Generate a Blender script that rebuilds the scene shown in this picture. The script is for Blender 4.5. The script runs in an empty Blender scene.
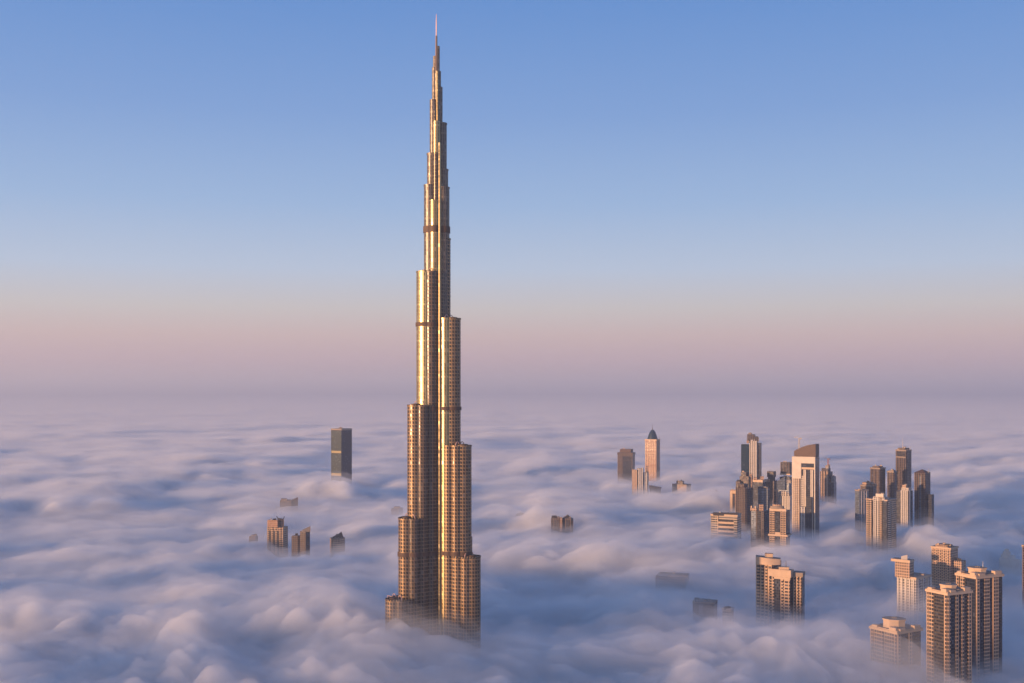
import bpy, bmesh, math, random
import numpy as np
from mathutils import Vector
R = math.radians
SC = bpy.context.scene
COL = SC.collection

# ---------------------------------------------------------------- camera, sky, sun, exposure
F_PX, CAM_Z, HORIZON = 1100.0, 396.0, 390.0
cam = bpy.data.objects.new('camera', bpy.data.cameras.new('camera'))
COL.objects.link(cam)
cam.location = (0, 0, CAM_Z)
cam.rotation_euler = (R(90), 0, 0)
cam.data.sensor_width = 36
cam.data.lens = 36 * F_PX / 1024
cam.data.shift_y = (HORIZON - 341.5) / 1024
cam.data.clip_start, cam.data.clip_end = 5, 400000
SC.camera = cam

SUN_AZ, SUN_EL = R(57), R(3.8)            # azimuth: to the left of straight behind the camera
sun_dir = Vector((-math.sin(SUN_AZ) * math.cos(SUN_EL), -math.cos(SUN_AZ) * math.cos(SUN_EL), math.sin(SUN_EL)))
sun = bpy.data.objects.new('sun', bpy.data.lights.new('sun', 'SUN'))
COL.objects.link(sun)
sun.rotation_euler = (-sun_dir).to_track_quat('-Z', 'Y').to_euler()
sun.data.energy = 5.0
sun.data.angle = R(0.6)
sun.data.color = (1.0, 0.58, 0.31)

SKY_RAMP = [(-1, (176, 156, 168)), (0.4, (184, 161, 170)), (1.6, (200, 172, 176)), (2.8, (208, 184, 180)), (4.2, (202, 197, 196)), (6.2, (182, 198, 220)),
            (9.5, (152, 182, 220)), (14, (124, 161, 213)), (19.5, (98, 144, 206)), (32, (80, 124, 190)), (90, (70, 105, 165))]
SKY_GAIN = 4.12
W = bpy.data.worlds.new('World')
SC.world = W
W.use_nodes = True
nt = W.node_tree
bg = nt.nodes['Background']
sky = nt.nodes.new('ShaderNodeTexSky')
sky.sky_type = 'NISHITA'
sky.sun_disc = False
sky.sun_elevation = SUN_EL
# Nishita: rotation 0 puts the sun towards +Y, growing clockwise seen from above
sky.sun_rotation = math.atan2(sun_dir.x, sun_dir.y)
sky.altitude = 0
sky.air_density, sky.dust_density, sky.ozone_density = 1.0, 0.6, 2.2
# away from the sun the dawn sky goes from blue through pale to the pink belt and the dusky band on the horizon
tc = nt.nodes.new('ShaderNodeTexCoord')
sep = nt.nodes.new('ShaderNodeSeparateXYZ'); nt.links.new(tc.outputs['Generated'], sep.inputs[0])
mr = nt.nodes.new('ShaderNodeMapRange'); mr.inputs['From Min'].default_value = -0.02; mr.inputs['From Max'].default_value = 0.98
nt.links.new(sep.outputs[2], mr.inputs[0])
ramp = nt.nodes.new('ShaderNodeValToRGB'); nt.links.new(mr.outputs[0], ramp.inputs[0])
els = ramp.color_ramp.elements
def lin(c): return tuple(((v / 255 + .055) / 1.055) ** 2.4 if v > 10 else v / 255 / 12.92 for v in c)
for i, (deg, c) in enumerate(SKY_RAMP):
    e = els[i] if i < 2 else els.new(0.5)
for i, (deg, c) in enumerate(SKY_RAMP):
    els[i].position = i / 20
for i, (deg, c) in enumerate(SKY_RAMP):
    els[i].position = math.sin(R(deg)) + 0.02
    els[i].color = (*lin(c), 1)
mul = nt.nodes.new('ShaderNodeMixRGB'); mul.blend_type = 'MULTIPLY'; mul.inputs[0].default_value = 1
nt.links.new(ramp.outputs[0], mul.inputs[1]); mul.inputs[2].default_value = (SKY_GAIN,) * 3 + (1,)
dot = nt.nodes.new('ShaderNodeVectorMath'); dot.operation = 'DOT_PRODUCT'
nt.links.new(tc.outputs['Generated'], dot.inputs[0]); dot.inputs[1].default_value = sun_dir
near = nt.nodes.new('ShaderNodeMapRange'); near.inputs['From Min'].default_value = 0.1; near.inputs['From Max'].default_value = 0.95
near.inputs['To Min'].default_value = 0.0; near.inputs['To Max'].default_value = 0.65
nt.links.new(dot.outputs['Value'], near.inputs[0])
mix = nt.nodes.new('ShaderNodeMixRGB'); nt.links.new(near.outputs[0], mix.inputs[0])
nt.links.new(mul.outputs[0], mix.inputs[1]); nt.links.new(sky.outputs[0], mix.inputs[2])
nt.links.new(mix.outputs[0], bg.inputs[0])
bg.inputs[1].default_value = 0.12

SC.view_settings.view_transform = 'Standard'
SC.view_settings.look = 'None'
SC.view_settings.exposure = 1.07
SC.view_settings.gamma = 1
SC.cycles.use_denoising = True
SC.cycles.denoiser = 'OPENIMAGEDENOISE'
SC.cycles.max_bounces = 8
SC.cycles.diffuse_bounces = 3
SC.cycles.glossy_bounces = 3
SC.cycles.volume_bounces = 4
SC.cycles.transparent_max_bounces = 20
SC.cycles.sample_clamp_indirect = 4

def at(px, dist):
    """world x of picture column px at a distance"""
    return (px - 512.0) / F_PX * dist
def zat(py, dist):
    return CAM_Z + (HORIZON - py) / F_PX * dist
FOG_Z = 100.0
def dist_of(py, z=FOG_Z):
    return F_PX * (CAM_Z - z) / (py - HORIZON)

# ---------------------------------------------------------------- noise
def _hash(ix, iy, seed):
    h = (ix.astype(np.int64) * 374761393 + iy.astype(np.int64) * 668265263 + seed * 974634777) & 0xffffffff
    h = ((h ^ (h >> 13)) * 1274126177) & 0xffffffff
    return ((h ^ (h >> 16)) & 0xffff) / 65536.0 * 2 * math.pi
def gnoise(x, y, seed):
    ix, iy = np.floor(x), np.floor(y)
    fx, fy = x - ix, y - iy
    u = fx * fx * fx * (fx * (fx * 6 - 15) + 10)
    v = fy * fy * fy * (fy * (fy * 6 - 15) + 10)
    def g(dx, dy):
        a = _hash(ix + dx, iy + dy, seed)
        return np.cos(a) * (fx - dx) + np.sin(a) * (fy - dy)
    a, b, c, d = g(0, 0), g(1, 0), g(0, 1), g(1, 1)
    return ((a + (b - a) * u) * (1 - v) + (c + (d - c) * u) * v) * 1.5

BUMPS = [(392, 656, 40, 10), (436, 676, 40, 8), (335, 632, 70, 30), (240, 650, 100, 8), (520, 600, 90, -28), (470, 690, 60, 16), (590, 658, 90, 26), (690, 664, 80, 18), (800, 660, 70, 16), (545, 625, 60, -14)]   # column, row, radius, rise in metres: billows and hollows seen in the photograph
WISPS = [(897, 676, 75, 30), (912, 625, 75, 30), (950, 598, 70, 22), (762, 616, 70, 12), (672, 590, 90, 12), (705, 622, 80, 10)]   # column, row, radius, metres: where the thin fog stands higher
FLAT = []      # (x, y, radius, target level, weight): where the fog top is known from the photograph
def fog_top(x, y, step, detail=True):
    """height of the fog's top; step = grid spacing there, which fades the waves too short for it"""
    def oct_(wl, amp, seed, billow, wx=1.0):
        k = np.clip((wl / step - 2.0) / 2.5, 0, 1)
        n = gnoise(x2 / (wl * wx) + seed * 7.3, y2 / wl - seed * 3.1, seed)
        if billow:
            n = np.sqrt(n * n + 0.004) * 1.9 - 0.45
        return amp * k * n
    wx_ = gnoise(x / 420, y / 420, 91) * 70 + gnoise(x / 130, y / 130, 92) * 16
    wy_ = gnoise(x / 420, y / 420, 93) * 70 + gnoise(x / 130, y / 130, 94) * 16
    x2, y2 = x + wx_, y + wy_
    h = np.full_like(x, FOG_Z)
    h = h + oct_(2600, 20, 1, False) + oct_(1150, 24, 2, False, 1.3) + oct_(520, 24, 3, True, 1.6)
    big = np.clip(0.75 + (h - FOG_Z) / 80, 0.5, 1.15)          # the tops puff up more than the troughs
    h = h + big * (oct_(250, 25, 4, True, 1.4) + oct_(126, 18, 5, True, 1.25) + oct_(66, 12, 6, True, 1.2) + oct_(35, 12, 7, True, 1.15) + oct_(18, 8, 8, True, 1.1) + oct_(9, 4.5, 9, True))
    far = np.clip((np.hypot(x, y) - 2500) / 6000, 0, 1)
    h = FOG_Z + (h - FOG_Z) * (1 - 0.62 * far)
    for (px, py, rad, up) in BUMPS:
        d_ = dist_of(py); cx, cy = at(px, d_), d_
        h = h + up * np.exp(-((x2 - cx) ** 2 + (y2 - cy) ** 2) / (rad * rad))
    for (cx, cy, rad, lev, wgt) in FLAT:
        d2 = ((x - cx) ** 2 + (y - cy) ** 2) / (rad * rad)
        w = wgt * np.exp(-d2 * d2)
        h = h * (1 - w) + (lev + (h - FOG_Z) * 0.5) * w
    return h

def patchy(x, y, coarse):
    """the thin fog over the dense fog comes and goes in streaks and wisps"""
    if not coarse: return 0.0
    far = np.clip((np.hypot(x, y) - 1500) / 5000, 0, 1)
    wob = gnoise(x / 210, y / 150, 55) * 50
    return (1 - .6 * far) * (1.5 * gnoise((x + wob) / 260, (y + wob) / 150, 71 + coarse) + .9 * gnoise((x - wob) / 95, y / 60, 72 + coarse) + .8 * gnoise(x / 48, (y + wob) / 30, 73 + coarse) + .5 * gnoise(x / 24, y / 17, 74 + coarse))

def fog_mesh(name, lift, floor_z, ang_step, rad_step, coarse=0):
    a_front = np.arange(-R(36), R(36), ang_step)
    a_side = np.concatenate([np.linspace(R(36), R(75), 60)[:-1], np.linspace(R(75), R(285), 60)[:-1], np.linspace(R(285), R(324), 60)[:-1]])
    ang = np.concatenate([a_front, a_side])
    rs = [200.0, 400, 560, 700]
    while rs[-1] < 60000:
        rs.append(rs[-1] * (1 + rad_step))
    rs = np.array(rs)
    rr, aa = np.meshgrid(rs, ang, indexing='ij')
    x, y = rr * np.sin(aa), rr * np.cos(aa)
    step = np.maximum(rr * ang_step, rr * rad_step)
    step = np.where(np.abs(((aa + math.pi) % (2 * math.pi)) - math.pi) > R(37), np.maximum(step, rr * 0.02), step)
    lf = lift * (1 + patchy(x, y, coarse))
    if coarse:
        for (px, py, rad, up) in WISPS:
            d_ = dist_of(py)
            lf = lf + up * np.exp(-((x - at(px, d_)) ** 2 + (y - d_) ** 2) / (rad * rad))
    z = np.maximum(fog_top(x, y, np.maximum(step, coarse)) + lf, floor_z + 8)
    nr, na = rr.shape
    co = np.stack([x, y, z], -1).reshape(-1, 3)
    idx = np.arange(nr * na).reshape(nr, na)
    n1 = np.roll(idx, -1, axis=1)
    quads = np.stack([idx[:-1], n1[:-1], n1[1:], idx[1:]], -1).reshape(-1, 4)
    # closed below: outer rim down to the floor, inner disc, floor disc
    base = nr * na
    rim = co[idx[-1]].copy(); rim[:, 2] = floor_z
    co = np.concatenate([co, rim, [[0, 0, FOG_Z + lift]], [[0, 0, floor_z]]])
    rimi = base + np.arange(na)
    rimn = np.roll(rimi, -1)
    quads = np.concatenate([quads, np.stack([idx[-1], n1[-1], rimn, rimi], -1)])
    tris = np.concatenate([np.stack([np.full(na, base + na), n1[0], idx[0]], -1), np.stack([np.full(na, base + na + 1), rimi, rimn], -1)])
    me = bpy.data.meshes.new(name)
    nl = quads.size + tris.size
    me.vertices.add(len(co)); me.vertices.foreach_set('co', co.astype(np.float32).ravel())
    me.loops.add(nl); me.loops.foreach_set('vertex_index', np.concatenate([quads.ravel(), tris.ravel()]).astype(np.int32))
    nq, n3 = len(quads), len(tris)
    me.polygons.add(nq + n3)
    me.polygons.foreach_set('loop_start', np.concatenate([np.arange(nq) * 4, nq * 4 + np.arange(n3) * 3]).astype(np.int32))
    me.polygons.foreach_set('use_smooth', np.ones(nq + n3, bool))
    me.update(calc_edges=True)
    o = bpy.data.objects.new(name, me)
    COL.objects.link(o)
    return o

def vol_mat(name, color, density, aniso=0.0):
    m = bpy.data.materials.new(name); m.use_nodes = True
    n = m.node_tree.nodes; n.remove(n['Principled BSDF'])
    v = n.new('ShaderNodeVolumePrincipled')
    v.inputs['Color'].default_value = (*color, 1); v.inputs['Density'].default_value = density; v.inputs['Anisotropy'].default_value = aniso
    m.node_tree.links.new(v.outputs[0], n['Material Output'].inputs['Volume'])
    m.cycles.homogeneous_volume = True
    return m

def build_air():
    g = bpy.data.meshes.new('ground')
    s = 90000
    g.from_pydata([(-s, -s, 0), (s, -s, 0), (s, s, 0), (-s, s, 0)], [], [(0, 1, 2, 3)])
    m = bpy.data.materials.new('sandy ground'); m.use_nodes = True
    m.node_tree.nodes['Principled BSDF'].inputs['Base Color'].default_value = (.3, .26, .2, 1)
    g.materials.append(m)
    go = bpy.data.objects.new('ground', g); COL.objects.link(go); go['kind'] = 'structure'

    core = fog_mesh('fog', -FOG_CORE_DEPTH, 2.0, 0.0026, 0.0055)
    m = bpy.data.materials.new('dense fog'); m.use_nodes = True
    n = m.node_tree.nodes; n.remove(n['Principled BSDF'])
    d = n.new('ShaderNodeBsdfDiffuse'); d.inputs[0].default_value = (*FOG_CORE_COL, 1)
    m.node_tree.links.new(d.outputs[0], n['Material Output'].inputs['Surface'])
    core.data.materials.append(m)
    core['kind'] = 'stuff'
    veil = fog_mesh('fog_veil', -8.0, 1.0, 0.0026, 0.0055)
    veil.data.materials.append(vol_mat('fog veil', FOG_COL, FOG_DENS, 0.0))
    veil.parent = core
    for lift, dens, low, coarse in ((6.0, 0.0060, .6, 9), (16.0, 0.0020, .3, 20)):
        thin = fog_mesh('fog_fringe', lift, low, 0.0035, 0.007, coarse)
        thin.data.materials.append(vol_mat('thin fog', FOG_COL, dens, 0.0))
        thin.parent = core
    hz = bpy.data.meshes.new('haze')
    s, z0, z1 = 75000, -1.0, 870.0
    v = [(x, y, z) for z in (z0, z1) for y in (-s, s) for x in (-s, s)]
    hz.from_pydata(v, [], [(0, 2, 3, 1), (4, 5, 7, 6), (0, 1, 5, 4), (2, 6, 7, 3), (0, 4, 6, 2), (1, 3, 7, 5)])
    hz.materials.append(vol_mat('haze', HAZE_COL, HAZE_DENS, HAZE_G))
    ho = bpy.data.objects.new('haze', hz); COL.objects.link(ho); ho['kind'] = 'stuff'

FOG_CORE_DEPTH, FOG_CORE_COL = 50.0, (.81, .85, .89)
FOG_COL, FOG_DENS = (.977, .984, .990), 0.05
HAZE_COL, HAZE_DENS, HAZE_G = (.62, .685, .79), 0.6e-4, 0.15

# ---------------------------------------------------------------- materials
def new_mat(name):
    m = bpy.data.materials.new(name); m.use_nodes = True
    return m, m.node_tree.nodes, m.node_tree.links, m.node_tree.nodes['Principled BSDF']

def plain(name, col, rough=0.7, metal=0.0, vary=0.12, scale=0.12):
    m, n, l, p = new_mat(name)
    tc = n.new('ShaderNodeTexCoord'); nz = n.new('ShaderNodeTexNoise'); nz.inputs['Scale'].default_value = scale; nz.inputs['Detail'].default_value = 5
    hs = n.new('ShaderNodeMixRGB'); hs.blend_type = 'MULTIPLY'; hs.inputs[0].default_value = 1; hs.inputs[1].default_value = (*col, 1)
    rp = n.new('ShaderNodeMapRange'); rp.inputs['To Min'].default_value = 1 - 2 * vary; rp.inputs['To Max'].default_value = 1 + vary
    l.new(tc.outputs['Object'], nz.inputs['Vector']); l.new(nz.outputs[0], rp.inputs[0]); l.new(rp.outputs[0], hs.inputs[2])
    l.new(hs.outputs[0], p.inputs['Base Color'])
    p.inputs['Roughness'].default_value = rough; p.inputs['Metallic'].default_value = metal
    return m

def facade(name, wall, glass, floor=3.7, bay=3.4, sp=0.35, pier=0.3, rw=0.7, rg=0.15, mw=0.0, mg=0.0, curtains=0.15, spec_g=0.6, lines=None, dirt=0.12, tilt=0.045):
    """windows between piers and spandrels, from the wall's own UV in metres; each pane a little different"""
    m, n, l, p = new_mat(name)
    def math_(op, a, b=None, clamp=False):
        q = n.new('ShaderNodeMath'); q.operation = op; q.use_clamp = clamp
        for k, v in enumerate((a, b)):
            if v is None: continue
            if isinstance(v, (int, float)): q.inputs[k].default_value = v
            else: l.new(v, q.inputs[k])
        return q.outputs[0]
    uv = n.new('ShaderNodeUVMap'); uv.uv_map = 'UVMap'
    sx = n.new('ShaderNodeSeparateXYZ'); l.new(uv.outputs[0], sx.inputs[0])
    cu, cv = math_('DIVIDE', sx.outputs[0], bay), math_('DIVIDE', sx.outputs[1], floor)
    fu, fv = math_('FRACT', cu), math_('FRACT', cv)
    mask = math_('MULTIPLY', math_('GREATER_THAN', fu, pier), math_('GREATER_THAN', fv, sp))
    if lines:       # every few floors a deeper band of wall
        every, frac = lines
        mask = math_('MULTIPLY', mask, math_('GREATER_THAN', math_('FRACT', math_('DIVIDE', cv, every)), frac))
    cell = n.new('ShaderNodeCombineXYZ'); l.new(math_('FLOOR', cu), cell.inputs[0]); l.new(math_('FLOOR', cv), cell.inputs[1])
    wn = n.new('ShaderNodeTexWhiteNoise'); wn.noise_dimensions = '2D'; l.new(cell.outputs[0], wn.inputs['Vector'])
    mixg = n.new('ShaderNodeMixRGB'); mixg.inputs[1].default_value = (*glass, 1)
    mixg.inputs[2].default_value = (*[min(1, c * 2.2 + .05) for c in glass], 1)
    mr = n.new('ShaderNodeMapRange'); l.new(wn.outputs['Value'], mr.inputs[0]); mr.inputs['From Min'].default_value = 1 - curtains * 2
    l.new(mr.outputs[0], mixg.inputs[0])
    nz = n.new('ShaderNodeTexNoise'); nz.inputs['Scale'].default_value = 0.07; nz.inputs['Detail'].default_value = 6
    l.new(uv.outputs[0], nz.inputs['Vector'])
    rp = n.new('ShaderNodeMapRange'); rp.inputs['To Min'].default_value = 1 - 2 * dirt; rp.inputs['To Max'].default_value = 1 + dirt; l.new(nz.outputs[0], rp.inputs[0])
    mw_ = n.new('ShaderNodeMixRGB'); mw_.blend_type = 'MULTIPLY'; mw_.inputs[0].default_value = 1; mw_.inputs[1].default_value = (*wall, 1); l.new(rp.outputs[0], mw_.inputs[2])
    mx = n.new('ShaderNodeMixRGB'); l.new(mask, mx.inputs[0]); l.new(mw_.outputs[0], mx.inputs[1]); l.new(mixg.outputs[0], mx.inputs[2])
    l.new(mx.outputs[0], p.inputs['Base Color'])
    for sock, a, b in (('Roughness', rw, rg), ('Metallic', mw, mg)):
        q = n.new('ShaderNodeMapRange'); q.inputs['To Min'].default_value = a; q.inputs['To Max'].default_value = b
        l.new(mask, q.inputs[0]); l.new(q.outputs[0], p.inputs[sock])
    p.inputs['Specular IOR Level'].default_value = spec_g
    # panes sit a little out of true, so each mirrors the sky a little differently
    ge = n.new('ShaderNodeNewGeometry'); vs = n.new('ShaderNodeVectorMath'); vs.operation = 'SUBTRACT'; l.new(wn.outputs['Color'], vs.inputs[0]); vs.inputs[1].default_value = (.5, .5, .5)
    vk = n.new('ShaderNodeVectorMath'); vk.operation = 'SCALE'; l.new(vs.outputs[0], vk.inputs[0]); l.new(math_('MULTIPLY', mask, tilt), vk.inputs['Scale'])
    va = n.new('ShaderNodeVectorMath'); va.operation = 'ADD'; l.new(ge.outputs['Normal'], va.inputs[0]); l.new(vk.outputs[0], va.inputs[1])
    vn = n.new('ShaderNodeVectorMath'); vn.operation = 'NORMALIZE'; l.new(va.outputs[0], vn.inputs[0]); l.new(vn.outputs[0], p.inputs['Normal'])
    return m

# ---------------------------------------------------------------- mesh kit
class MB:
    """collects walls and caps; slot 0 walls, slot 1 caps; UV = metres along the wall, metres up"""
    def __init__(self): self.v, self.f, self.uv, self.mi, self.sm = [], [], [], [], []
    def face(self, co, uv, mi=0, smooth=False):
        k = len(self.v); self.v += co; self.f.append(tuple(range(k, k + len(co)))); self.uv += uv; self.mi.append(mi); self.sm.append(smooth)
    def prism(self, pts, z0, z1, top=None, bottom=False, u0=0.0, wall=0, cap=1):
        """pts counter-clockwise; top: function (x, y) -> z for a sloping or curved roof"""
        u, n = u0, len(pts)
        zt = [top(x, y) if top else z1 for x, y in pts]
        for i in range(n):
            (xa, ya), (xb, yb) = pts[i], pts[(i + 1) % n]
            d = math.hypot(xb - xa, yb - ya); j = (i + 1) % n
            self.face([(xa, ya, z0), (xb, yb, z0), (xb, yb, zt[j]), (xa, ya, zt[i])], [(u, z0), (u + d, z0), (u + d, zt[j]), (u, zt[i])], wall)
            u += d
        self.face([(x, y, z) for (x, y), z in zip(pts, zt)], [(x, y) for x, y in pts], cap)
        if bottom: self.face([(x, y, z0) for x, y in reversed(pts)], [(x, y) for x, y in reversed(pts)], cap)
        return self
    def box(self, x0, x1, y0, y1, z0, z1, **k):
        return self.prism([(x0, y0), (x1, y0), (x1, y1), (x0, y1)], z0, z1, **k)
    def lathe(self, cx, cy, prof, seg=32, wall=0):
        """prof: list of (r, z) from bottom to top"""
        for (ra, za), (rb, zb) in zip(prof, prof[1:]):
            for i in range(seg):
                a, b = 2 * math.pi * i / seg, 2 * math.pi * (i + 1) / seg
                P = lambda r, t, z: (cx + r * math.cos(t), cy + r * math.sin(t), z)
                r_ = max(ra, rb)
                if rb < 1e-4: self.face([P(ra, a, za), P(ra, b, za), (cx, cy, zb)], [(r_ * a, za), (r_ * b, za), (r_ * a, zb)], wall, True)
                elif ra < 1e-4: self.face([(cx, cy, za), P(rb, b, zb), P(rb, a, zb)], [(r_ * a, za), (r_ * b, zb), (r_ * a, zb)], wall, True)
                else: self.face([P(ra, a, za), P(ra, b, za), P(rb, b, zb), P(rb, a, zb)], [(r_ * a, za), (r_ * b, za), (r_ * b, zb), (r_ * a, zb)], wall, True)
        return self
    def bar(self, a, b, w):
        a, b = Vector(a), Vector(b); d = (b - a).normalized()
        s = d.cross(Vector((0, 0, 1))) if abs(d.z) < .95 else d.cross(Vector((1, 0, 0)))
        s.normalize(); t = s.cross(d); s, t = s * w / 2, t * w / 2
        r0 = [a - s - t, a + s - t, a + s + t, a - s + t]; r1 = [q + (b - a) for q in r0]
        for i in range(4):
            j = (i + 1) % 4
            self.face([tuple(r0[j]), tuple(r0[i]), tuple(r1[i]), tuple(r1[j])], [(0, 0), (w, 0), (w, 1), (0, 1)])
        self.face([tuple(q) for q in r0], [(0, 0)] * 4); self.face([tuple(q) for q in reversed(r1)], [(0, 0)] * 4)
        return self
    def build(self, name, mats, parent=None, label=None):
        me = bpy.data.meshes.new(name)
        me.from_pydata(self.v, [], self.f)
        uvl = me.uv_layers.new(name='UVMap')
        uvl.data.foreach_set('uv', np.array(self.uv, dtype=np.float32).ravel())
        for m in (mats if isinstance(mats, (list, tuple)) else [mats]): me.materials.append(m)
        if len(me.materials) > 1: me.polygons.foreach_set('material_index', self.mi)
        me.polygons.foreach_set('use_smooth', self.sm)
        if any(self.sm):
            bm = bmesh.new(); bm.from_mesh(me); bmesh.ops.remove_doubles(bm, verts=bm.verts, dist=0.002)
            for e in bm.edges:
                if len(e.link_faces) == 2 and e.calc_face_angle(0) > 0.6: e.smooth = False
            bm.to_mesh(me); bm.free()
        me.update()
        o = bpy.data.objects.new(name, me); COL.objects.link(o)
        if parent is not None: o.parent = parent
        if label: o['label'] = label
        return o

def thing(name, label, cat, loc, rot=0.0, group=None):
    o = bpy.data.objects.new(name, None); COL.objects.link(o); o.empty_display_size = 20
    o.location = loc; o.rotation_euler = (0, 0, rot); o['label'] = label; o['category'] = cat
    if group: o['group'] = group
    return o

class Building:
    """a building whose front corner stands at picture column px; by = where its foot meets the fog, which gives its distance"""
    def __init__(s, name, label, px, by, cat='skyscraper', group=None, lev=FOG_Z, fog=None, z=0.0, w=0.9, fl=None):
        s.D = dist_of(by, lev); s.px = px
        x = at(px, s.D); beta = math.atan2(x, s.D)
        s.k = s.D * math.cos(beta) / F_PX
        s.root = thing(name, label, cat, (x, s.D, z), -beta, group)
        s.z0 = z
        s.loc, s.beta = (x, s.D), beta
        if fog is not None:
            # fog: radius in picture columns
            FLAT.append((x + s.k * 4, s.D + s.k * 6, fog * s.k, fl if fl is not None else lev - 22, w))
    def X(s, px): return (px - s.px) * s.k
    def Z(s, py): return zat(py, s.D) - s.z0
    def world(s, lx, ly):
        c, q = math.cos(-s.beta), math.sin(-s.beta)
        return s.loc[0] + lx * c - ly * q, s.loc[1] + lx * q + ly * c
    def corner_pts(s, L, C, Rr, a, y0=0.0):
        a = R(a); la = (C - L) * s.k / math.cos(a); lb = (Rr - C) * s.k / math.sin(a)
        c = (s.X(C), y0); l = (s.X(L), y0 + la * math.sin(a)); r = (s.X(Rr), y0 + lb * math.cos(a))
        return [c, r, (l[0] + r[0] - c[0], l[1] + r[1] - c[1]), l]
    def corner(s, part, L, C, Rr, top, a=30, mats=None, bot=None, y0=0.0, parent=None, label=None, grow=0.0):
        pts = s.corner_pts(L, C, Rr, a, y0 * s.k)
        if grow: pts = grow_pts(pts, grow)
        z1 = s.Z(top); z0 = 0.0 if bot is None else s.Z(bot)
        o = MB().prism(pts, z0, z1, bottom=bot is not None).build(part, mats, parent or s.root, label)
        if part in ('shaft', 'wing', 'upper_storeys', 'penthouse', 'crown'): s.clutter(o, pts, z1, 4 if part == 'shaft' else 2)
        return pts
    def clutter(s, o, pts, z, n):
        """cooling plant and stair heads on a flat roof"""
        c, r, k, l = [Vector(p) for p in pts]
        rnd = random.Random(int(abs(z) * 7 + s.px))
        for i in range(n):
            u, v = rnd.uniform(.12, .8), rnd.uniform(.12, .8)
            q = c + (r - c) * u + (l - c) * v
            w, d, h = rnd.uniform(1.2, 3.2), rnd.uniform(1.2, 3), rnd.uniform(1.2, 3.6)
            MB().box(q.x - w, q.x + w, q.y - d, q.y + d, z - .3, z + h).build('plant_box', [M[rnd.choice(('conc', 'pale', 'dark', 'stone'))], M['roof']], o)
    def box(s, part, L, Rr, top, depth, mats, bot=None, y0=0.0, parent=None, label=None, slope=None):
        """a box square to the view; depth and y0 in picture columns; slope = top at the right end"""
        x0, x1 = s.X(L), s.X(Rr); z0 = 0.0 if bot is None else s.Z(bot)
        za, zb = s.Z(top), s.Z(slope if slope is not None else top)
        f = (lambda x, y: za + (zb - za) * (x - x0) / (x1 - x0)) if slope is not None else None
        return MB().box(x0, x1, y0 * s.k, (y0 + depth) * s.k, z0, za, top=f, bottom=bot is not None).build(part, mats, parent or s.root, label)
    def cyl(s, part, cx, r, top, mats, bot=None, y0=0.0, seg=28, parent=None, label=None, squash=1.0):
        pts = [(s.X(cx) + r * s.k * math.cos(2 * math.pi * i / seg), (y0 + r * squash) * s.k + r * s.k * squash * math.sin(2 * math.pi * i / seg)) for i in range(seg)]
        m = MB().prism(pts, 0.0 if bot is None else s.Z(bot), s.Z(top), bottom=bot is not None)
        m.sm = [len(f) == 4 for f in m.f]
        return m.build(part, mats, parent or s.root, label)
    def onface(s, part, pts, side, u0, u1, top, bot, proud, mats, inset=0.4, parent=None, label=None):
        """a piece standing proud of the left ('L') or right ('R') face of a corner tower; u from 0 at the left edge to 1 at the right"""
        a, b = (pts[3], pts[0]) if side == 'L' else (pts[0], pts[1])
        dx, dy = b[0] - a[0], b[1] - a[1]; ln = math.hypot(dx, dy); nx, ny = dy / ln, -dx / ln
        z1, z0 = s.Z(top), (0.0 if bot is None else s.Z(bot))
        P = lambda u, o: (a[0] + dx * u + nx * o, a[1] + dy * u + ny * o)
        return MB().prism([P(u0, proud), P(u1, proud), P(u1, -inset), P(u0, -inset)], z0, z1, bottom=bot is not None).build(part, mats, parent or s.root, label)
    def mast(s, part, px, top, bot, w, mat, y0=0.0, parent=None):
        return MB().lathe(s.X(px), y0 * s.k, [(w, s.Z(bot)), (w * .45, s.Z(top)), (0, s.Z(top) + .3)], 8).build(part, mat, parent or s.root)
    def balconies(s, pts, side, u0, u1, top, bot, proud, mats, floor=3.7, h=1.1, most=40):
        """one balcony per floor, from the top down; copies share one mesh"""
        z = s.Z(top); n = 0; first = None
        zb = s.Z(bot)
        while z - floor * n > zb and n < most:
            if first is None:
                a = s.Z(top); first = s.onface('balcony', pts, side, u0, u1, top, top + h / (s.D / F_PX), proud, mats)
            else:
                c = first.copy(); COL.objects.link(c); c.parent = s.root; c.location.z = -floor * n
            n += 1

def grow_pts(pts, e):
    cx, cy = sum(p[0] for p in pts) / len(pts), sum(p[1] for p in pts) / len(pts)
    out = []
    n = len(pts)
    for i in range(n):
        p, q, r = Vector(pts[i - 1]), Vector(pts[i]), Vector(pts[(i + 1) % n])
        d1, d2 = (q - p).normalized(), (r - q).normalized()
        n1, n2 = Vector((d1.y, -d1.x)), Vector((d2.y, -d2.x))
        m = (n1 + n2); m = m / max(.2, m.dot(n1))
        out.append(tuple(q + m * e))
    return out

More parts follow.
